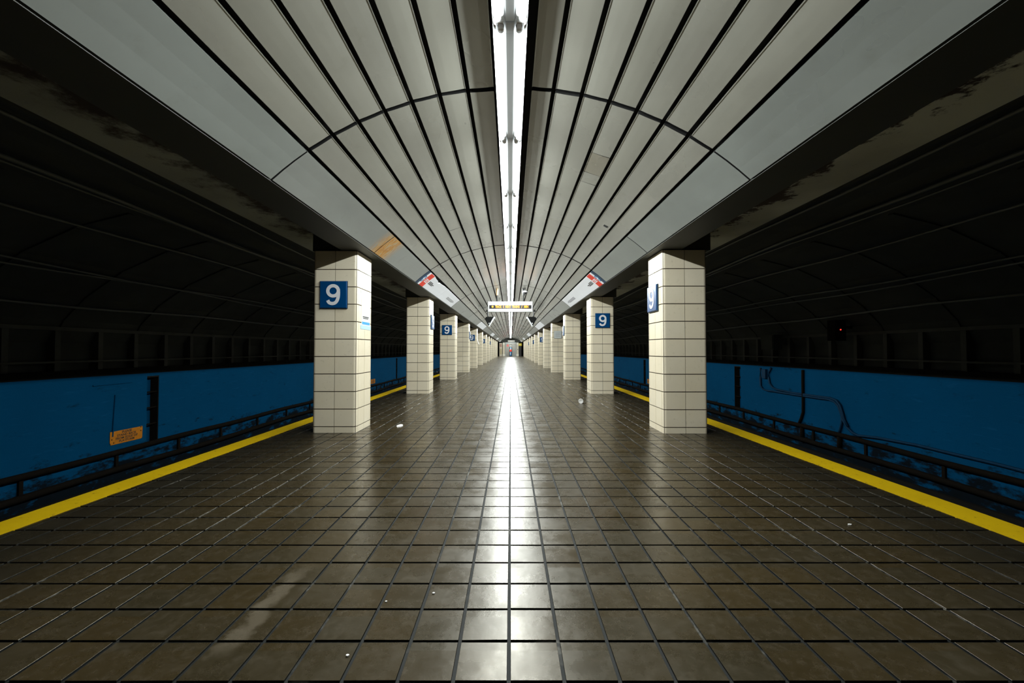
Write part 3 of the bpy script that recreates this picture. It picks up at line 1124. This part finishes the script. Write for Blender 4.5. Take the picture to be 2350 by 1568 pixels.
def build_platform_signs():
    for kbay in SIGN_BAYS:
        y0 = Y_START + kbay * BAY + 0.02
        for s in (-1, 1):
            side = 'left' if s < 0 else 'right'
            near = kbay == 2
            if near:
                ym = y0 + BAY / 2
                lab = 'long white overhead sign with red band and blue arrow disc on the %s ceiling edge' % side
                t = thing('platform_sign', lab, 'sign', (0, 0, 0), 0, 'white platform signs along the ceiling edges')
                tops = [(y0, .004), (y0 + .5, .004), (y0 + .58, .006), (y0 + .8, .025), (y0 + 1.0, .03), (y0 + 1.10, .07), (y0 + 1.22, .035), (y0 + 1.5, .03), (y0 + 1.8, .012), (ym - .01, .01)] if s < 0 else [(y0, .004), (ym - .01, .004)]
                sign_strip(s, y0, ym - .01, tops, SARC, -0.02, 0.0, 'signwhite', 'face', t)
                f2 = sign_strip(s, ym, y0 + BAY - .04, [(ym, .006), (y0 + BAY - .04, .006)], SARC, -0.02, 0.0, 'signwhite', 'face', t)
                band(s, 0.0, SARC, y0 - .01, y0 + .125, -0.012, 0.002, 'signnavy', 'end_band', t)
                band(s, 0.006, SARC, y0 + .25, y0 + .53, -0.012, 0.002, 'signred', 'red_band', t)
                # disc with arrow
                ac, yc = SARC * 0.55, y0 + .155
                disc = [(ac + 0.078 * math.cos(2 * PI * k / 24), yc + 0.078 * math.sin(2 * PI * k / 24)) for k in range(24)]
                dd = sign_poly(s, disc, -0.002, 0.004).obj('disc', 'signteal', t)
                ar = MB()
                for q in ([(ac - .055, yc - .012), (ac - .055, yc + .012), (ac + .055, yc + .012), (ac + .055, yc - .012)],
                          [(ac - .012, yc - .05), (ac - .030, yc - .036), (ac + .022, yc + .02), (ac + .040, yc + .006)],
                          [(ac - .008, yc + .0), (ac + .014, yc + .0), (ac + .014, yc + .07), (ac - .008, yc + .07)]):
                    m2 = sign_poly(s, q, 0.003, 0.006)
                    ar.add(m2.v, m2.f)
                ar.obj('arrow', 'white', dd)
                # short lines of print, too small to read
                def lines(ya, a_list, lens, w, mat, name, offs=0.004):
                    mb = MB()
                    for a, ln in zip(a_list, lens):
                        y = ya
                        while y < ya + ln:
                            d = random.choice((0.018, 0.026, 0.034))
                            m2 = sign_poly(s, [(a, y), (a + w, y), (a + w, y + d), (a, y + d)], 0.0, offs)
                            mb.add(m2.v, m2.f)
                            y += d + 0.012
                    mb.obj(name, mat, t)
                lines(y0 + .30, [SARC * .42, SARC * .52, SARC * .62], [.20, .16, .20], 0.022, 'white', 'white_print')
                lines(y0 + .62, [SARC * .42, SARC * .50, SARC * .58], [.26, .42, .34], 0.013, 'ink', 'black_print')
                lines(y0 + 2.85, [SARC * .45, SARC * .53, SARC * .61], [1.0, 1.1, 0.9], 0.012, 'greyink', 'faded_print')
            else:
                n = SIGN_BAYS.index(kbay) + 1
                lab = 'blank white overhead sign panel on the %s ceiling edge, %s from camera' % (side, ordinal(n))
                t = thing('platform_sign', lab, 'sign', (0, 0, 0), 0, 'white platform signs along the ceiling edges')
                band(s, 0.004, SARC, y0, y0 + BAY / 2 - .01, -0.02, 0.0, 'signwhite', 'face', t)
                band(s, 0.004, SARC, y0 + BAY / 2, y0 + BAY - .04, -0.02, 0.0, 'signwhite', 'face', t)


# ------------------------------------------------------------------ hanging equipment
def build_led_sign():
    Y = 12.0
    t = thing('departure_display', 'white hanging display with amber lettering across the platform', 'display', (-0.012, Y, 0))
    MB().bevbox(-0.67, 0.67, -0.075, 0.075, 2.15, 2.445, 0.012).obj('case', 'casewhite', t)
    w = MB().box(-0.632, 0.632, -0.079, -0.074, 2.228, 2.338).obj('window', 'ledblack', t)
    MB().box(-0.675, 0.675, -0.08, 0.08, 2.138, 2.150).obj('bottom_lip', 'greyplate', t)
    dot = MB().lathe([(0.0001, 0), (0.028, 0), (0.028, 0.002), (0.0001, 0.002)], 12, 'y', (-0.53, -0.0815, 2.288))
    dot.obj('led_dot', 'ledglow', t)
    for word, xc, wd in (('TRACK', -0.355, 0.19), ('1', -0.205, 0.03), ('NEXT', -0.065, 0.16), ('TRAINS', 0.165, 0.225), ('/', 0.345, 0.05), ('MIN', 0.475, 0.125)):
        me = text_mesh(word, 0.098, 'ledglow', 0.0022, 0.001)
        xs = [v.co.x for v in me.vertices]
        zs = [v.co.y for v in me.vertices]
        k = wd / (max(xs) - min(xs)) if word not in '1/' else 1.0
        cz = (max(zs) + min(zs)) / 2
        cx = (max(xs) + min(xs)) / 2
        o = link('led_word', me, t, (xc - cx * k, -0.082, 2.288 - cz))
        o.rotation_euler = (PI / 2, 0, 0)
        o.scale = (k, 1, 1)
    for x, m in ((-0.40, 'tan'), (0.40, 'blackmetal')):
        zc = ARC_Z + math.sqrt(RAD ** 2 - x * x)
        MB().tube([(x, 0, 2.44), (x, 0, 2.66)], 0.02, 10).obj('hanger_rod', 'blackmetal', t)
        MB().tube([(x, 0, 2.64), (x, 0, zc - 0.002)], 0.036, 10).obj('hanger_sleeve', m, t)
        MB().box(x - 0.05, x + 0.05, -0.04, 0.04, 2.440, 2.452).obj('mounting_plate', 'blackmetal', t)
    MB().tube([(-0.345, 0, 2.66), (-0.335, 0, 2.58), (-0.335, 0, 2.50), (-0.30, 0, 2.46), (-0.24, 0, 2.44)], 0.008, 6).obj('power_cable', 'blackmetal', t, smooth=True)
    # dome camera on the display's hanger
    c = thing('dome_camera', 'white dome security camera hanging above the amber display', 'camera', (0.43, Y - 0.16, 2.72))
    MB().lathe([(0.001, 0.035), (0.05, 0.034), (0.085, 0.012), (0.088, -0.012), (0.075, -0.02), (0.001, -0.02)], 20).obj('shroud', 'casewhite', c, smooth=True)
    MB().lathe([(0.062, -0.018), (0.055, -0.045), (0.035, -0.068), (0.001, -0.076)], 20).obj('dome', 'plastic', c, smooth=True)
    MB().tube([(0, 0, 0.03), (0, 0, 0.075), (0.0, 0.0, 0.122)], 0.014, 8).obj('bracket', 'blackmetal', c)


def build_monitors():
    for s in (-1, 1):
        lab = 'black hanging monitor with pale bezel on the %s of the ceiling beyond the display' % ('left' if s < 0 else 'right')
        Y = 17.0
        c = Vector((s * 0.80, Y, 2.19))
        t = thing('hanging_monitor', lab, 'monitor', c, 0, 'pair of hanging monitors')
        dn = Vector((s * 0.50, 0, -0.866)).normalized()   # along the screen, downwards and outwards
        nr = Vector((-s * 0.866, 0, -0.50)).normalized()  # screen normal, towards the platform middle
        yv = Vector((0, 1, 0))
        o = Vector((0, 0, 0))
        MB().obox(o, dn, yv, nr, 0.46, 0.44, 0.045).obj('bezel', 'bezel', t)
        MB().obox(o + nr * 0.0235, dn, yv, nr, 0.36, 0.34, 0.004).obj('screen', 'screen', t)
        MB().obox(o - nr * 0.1725, dn, yv, -nr, 0.45, 0.43, 0.30, 0.22).obj('housing', 'plastic', t)
        MB().obox(o - nr * 0.06 - yv * 0.20 + dn * 0.12, dn, yv, nr, 0.05, 0.012, 0.03).obj('sticker', 'casewhite', t)
        xa = s * 0.98
        zc = ARC_Z + math.sqrt(RAD ** 2 - xa * xa)
        MB().tube([Vector((xa, 0, zc - 0.002)) - Vector((c.x, 0, c.z)), Vector((xa, 0, 2.30)) - Vector((c.x, 0, c.z))], 0.025, 8).obj('hanger_rod', 'blackmetal', t)
        MB().lathe([(0.001, 0), (0.09, 0), (0.085, -0.05), (0.001, -0.06)], 16, 'z', (xa - c.x, 0, zc - 0.006 - c.z)).obj('ceiling_cap', 'plastic', t)


def build_wall_plates():
    def plate(s, yc, z, lab, full):
        t = thing('warning_plate', lab, 'sign', (s * (WALL_X - 0.004), yc, z), PI / 2 if s < 0 else -PI / 2, 'orange warning plates on the blue walls')
        w, h = 0.545, 0.205
        poly = [(-w / 2, -h / 2 + .03), (-w / 2 + .012, -h / 2 + .018), (-w / 2 + .012, -h / 2), (w / 2 - .02, -h / 2), (w / 2 - .004, -h / 2 + .016), (w / 2, h / 2 - .03), (w / 2 - .006, h / 2), (w / 2 - .05, h / 2 - .004), (-w / 2, h / 2)]
        MB().prism(poly, -0.004, 0.0).obj('plate', 'orange', t)
        for i, ln in enumerate(('PLEASE', 'STAND BACK', 'FROM EDGE OF', 'PLATFORM')):
            me = text_mesh(ln, 0.05, 'ink', 0.0012, 0.0005)
            o = link('lettering', me, t, (0.0, -0.0047, 0.070 - i * 0.046))
            o.rotation_euler = (PI / 2, 0, 0)
            o.scale = (1.05, 1, 1)
        for x, zz in ((-w / 2 + .03, -.02), (w / 2 - .03, .03), (-w / 2 + .06, -.075), (w / 2 - .03, .09)):
            MB().lathe([(0.0005, -0.0058), (0.009, -0.0050), (0.010, -0.004)], 8, 'y', (x, 0, zz)).obj('screw', 'pipe', t)
    plate(-1, 6.47, -0.38, 'orange plate PLEASE STAND BACK FROM EDGE OF PLATFORM, closest on the left blue wall', True)
    plate(-1, 18.0, -0.42, 'orange warning plate on the left blue wall, seen between the first two pillars', True)
    plate(1, 17.85, -0.42, 'orange warning plate on the right blue wall, half hidden by the closest pillar', True)


def build_signal():
    p = on_wall(1927, 757, 6.0)
    t = thing('signal_lamp', 'small red signal light glowing in the dark right trackway', 'signal', (6.0, p[1], p[2]))
    MB().box(-0.10, 0.10, -0.02, 0.16, -0.20, 0.18).obj('housing', 'pipe', t)
    MB().lathe([(0.001, -0.032), (0.009, -0.029), (0.012, -0.02)], 12, 'y', (0, 0, 0)).obj('lens', 'redlamp', t)
    MB().box(0.06, 0.27, 0.04, 0.10, 0.02, 0.07).obj('bracket', 'pipe', t)
    # pale equipment cabinet on the right wall
    q = on_wall(1784, 770, 6.2)
    MBX = thing('equipment_box', 'grey equipment box high on the dark wall of the right trackway', 'box', (6.06, q[1], q[2] - 0.16))
    MB().box(-0.10, 0.10, -0.22, 0.22, -0.17, 0.17).obj('body', 'vault', MBX)
    MB().box(-0.115, -0.10, -0.20, 0.20, -0.15, 0.15).obj('lid', 'vault', MBX)


# ------------------------------------------------------------------ things on the platform floor
def build_litter():
    x, y, _ = on_floor(1333, 926.5)
    t = thing('paper_cup', 'small white cup lying on its side on the brown floor tiles', 'cup', (x, y, 0.045))
    t.rotation_euler = (0, 0, -0.12)
    MB().lathe([(0.0005, -0.004), (0.033, -0.004), (0.034, -0.012), (0.0445, -0.012), (0.045, -0.006), (0.0445, 0.0), (0.030, 0.105), (0.0005, 0.105)], 28, 'y').obj('body', 'cup', t, smooth=False)
    MB().lathe([(0.0345, -0.0125), (0.0350, -0.0155), (0.0440, -0.0155), (0.0449, -0.011)], 28, 'y').obj('rim', 'paper', t)
    for i, (px, py, r, lab) in enumerate(((886, 1381, 0.0035, 'tiny white scrap of paper on a tile left of the bright reflection'),
                                          (797, 1505, 0.005, 'pale chip in the grout near the bottom of the picture'),
                                          (995, 1362, 0.0045, 'pale chip on a tile beside the bright reflection'),
                                          (1950, 1204, 0.008, 'white scrap of paper near the right yellow stripe'),
                                          (917, 978, 0.05, 'flattened pale wrapper in front of the second left pillar'),
                                          (1003, 854, 0.03, 'small white scrap of paper behind the second left pillar'))):
        x, y, _ = on_floor(px, py, 0.002)
        n = 7
        poly = [(r * random.uniform(0.7, 1.2) * math.cos(2 * PI * k / n) * 1.25, r * random.uniform(0.7, 1.2) * math.sin(2 * PI * k / n)) for k in range(n)]
        if i == 4:
            poly = [(a * 0.7, b * 1.9) for a, b in poly]
        o = MB().zprism(poly, -0.0012, 0.0025 + r * 0.12).obj('paper_scrap', 'paper')
        o.location = (x, y, 0.0012)
        tag(o, lab, 'paper scrap')


# ------------------------------------------------------------------ far end of the platform
def build_end():
    Y = Y_END
    w = MB().box(-6.7, 6.7, Y + 1.0, Y + 1.3, BED_Z, 3.4).obj('wall_back', 'soot')
    w['kind'] = 'structure'
    MB().box(-2.6, 2.6, Y + 0.3, Y + 0.6, 2.18, 3.05).obj('header', 'beam', w)
    MB().box(-0.45, 0.65, Y + 0.10, Y + 0.3, 2.22, 2.5).obj('header_panel', 'steel', w)
    d = thing('steel_lift_front', 'grey steel lift doors closing the far end of the platform', 'lift doors', (0, Y, 0))
    MB().box(-0.86, 0.86, 0.02, 0.30, 0.0, 2.16).obj('frame', 'greyplate', d)
    for x0, x1 in ((-0.80, -0.01), (0.01, 0.80)):
        MB().box(x0, x1, -0.02, 0.03, 0.0, 2.02).obj('door', 'steel', d)
    MB().lathe([(0.001, -0.03), (0.19, -0.03), (0.19, -0.02)], 20, 'y', (-0.46, 0, 1.68)).obj('round_notice', 'pink', d)
    for s in (-1, 1):
        t = thing('end_column', 'cream column beside the %s of the steel lift doors' % ('left' if s < 0 else 'right'), 'column', (s * 1.08, Y, 0))
        MB().box(-0.17, 0.17, 0.0, 0.3, 0.32, 2.10).obj('shaft', 'cream', t)
        MB().box(-0.19, 0.19, -0.02, 0.3, 0.0, 0.32).obj('base', 'creampale', t)
        MB().box(-0.17, 0.17, -0.01, 0.3, 1.75, 2.14).obj('capital', 'creampale', t)
        if s > 0:
            MB().box(-0.03, 0.07, -0.03, 0.0, 0.98, 1.10).obj('call_panel', 'ink', t)
    t = thing('notice_cabinet', 'cream notice cabinet with brown poster left of the lift doors', 'cabinet', (-1.56, Y - 0.3, 0))
    MB().box(-0.22, 0.22, 0.0, 0.4, 0.0, 2.05).obj('body', 'cream', t)
    MB().box(-0.17, 0.17, -0.012, 0.0, 1.45, 1.92).obj('poster', 'poster', t)
    MB().box(-0.17, 0.17, -0.010, 0.0, 0.30, 1.15).obj('panel', 'tanpanel', t)
    t = thing('exit_doorway', 'dark doorway under a yellow sign right of the lift doors', 'doorway', (1.50, Y, 0))
    MB().box(-0.20, 0.20, 0.0, 0.3, 0.0, 1.62).obj('opening', 'ledblack', t)
    sg = MB().box(-0.24, 0.24, -0.06, 0.1, 1.62, 2.02).obj('sign', 'yellowsign', t)
    MB().box(-0.12, 0.0, -0.068, -0.06, 1.80, 1.95).obj('symbol', 'white', sg)
    t = thing('information_pylon', 'dark slim pylon with blue and red panels standing before the lift doors', 'pylon', (-0.0, Y - 3.0, 0))
    MB().box(-0.20, 0.20, 0.0, 0.22, 0.0, 1.86).obj('body', 'plastic', t)
    MB().box(-0.17, 0.17, -0.008, 0.0, 1.40, 1.80).obj('top_panel', 'steel', t)
    MB().box(-0.10, 0.12, -0.012, 0.0, 1.14, 1.36).obj('blue_panel', 'printblue', t)
    MB().box(-0.05, 0.07, -0.016, -0.012, 1.20, 1.32).obj('symbol', 'white', t)
    MB().box(-0.12, 0.10, -0.012, 0.0, 1.04, 1.12).obj('white_band', 'white', t)
    MB().box(-0.17, 0.15, -0.012, 0.0, 0.72, 1.04).obj('red_panel', 'signred', t)
    MB().box(-0.13, 0.13, -0.012, 0.0, 0.10, 0.70).obj('lower_panel', 'signteal', t)
    MB().box(-0.08, 0.0, -0.016, -0.012, 0.25, 0.60).obj('mark', 'white', t)


build_floor()
build_ceiling()
build_track(-1)
build_track(1)
build_pillars()
build_lights()
build_number_signs()
build_platform_signs()
build_led_sign()
build_monitors()
build_wall_plates()
build_signal()
build_litter()
build_end()
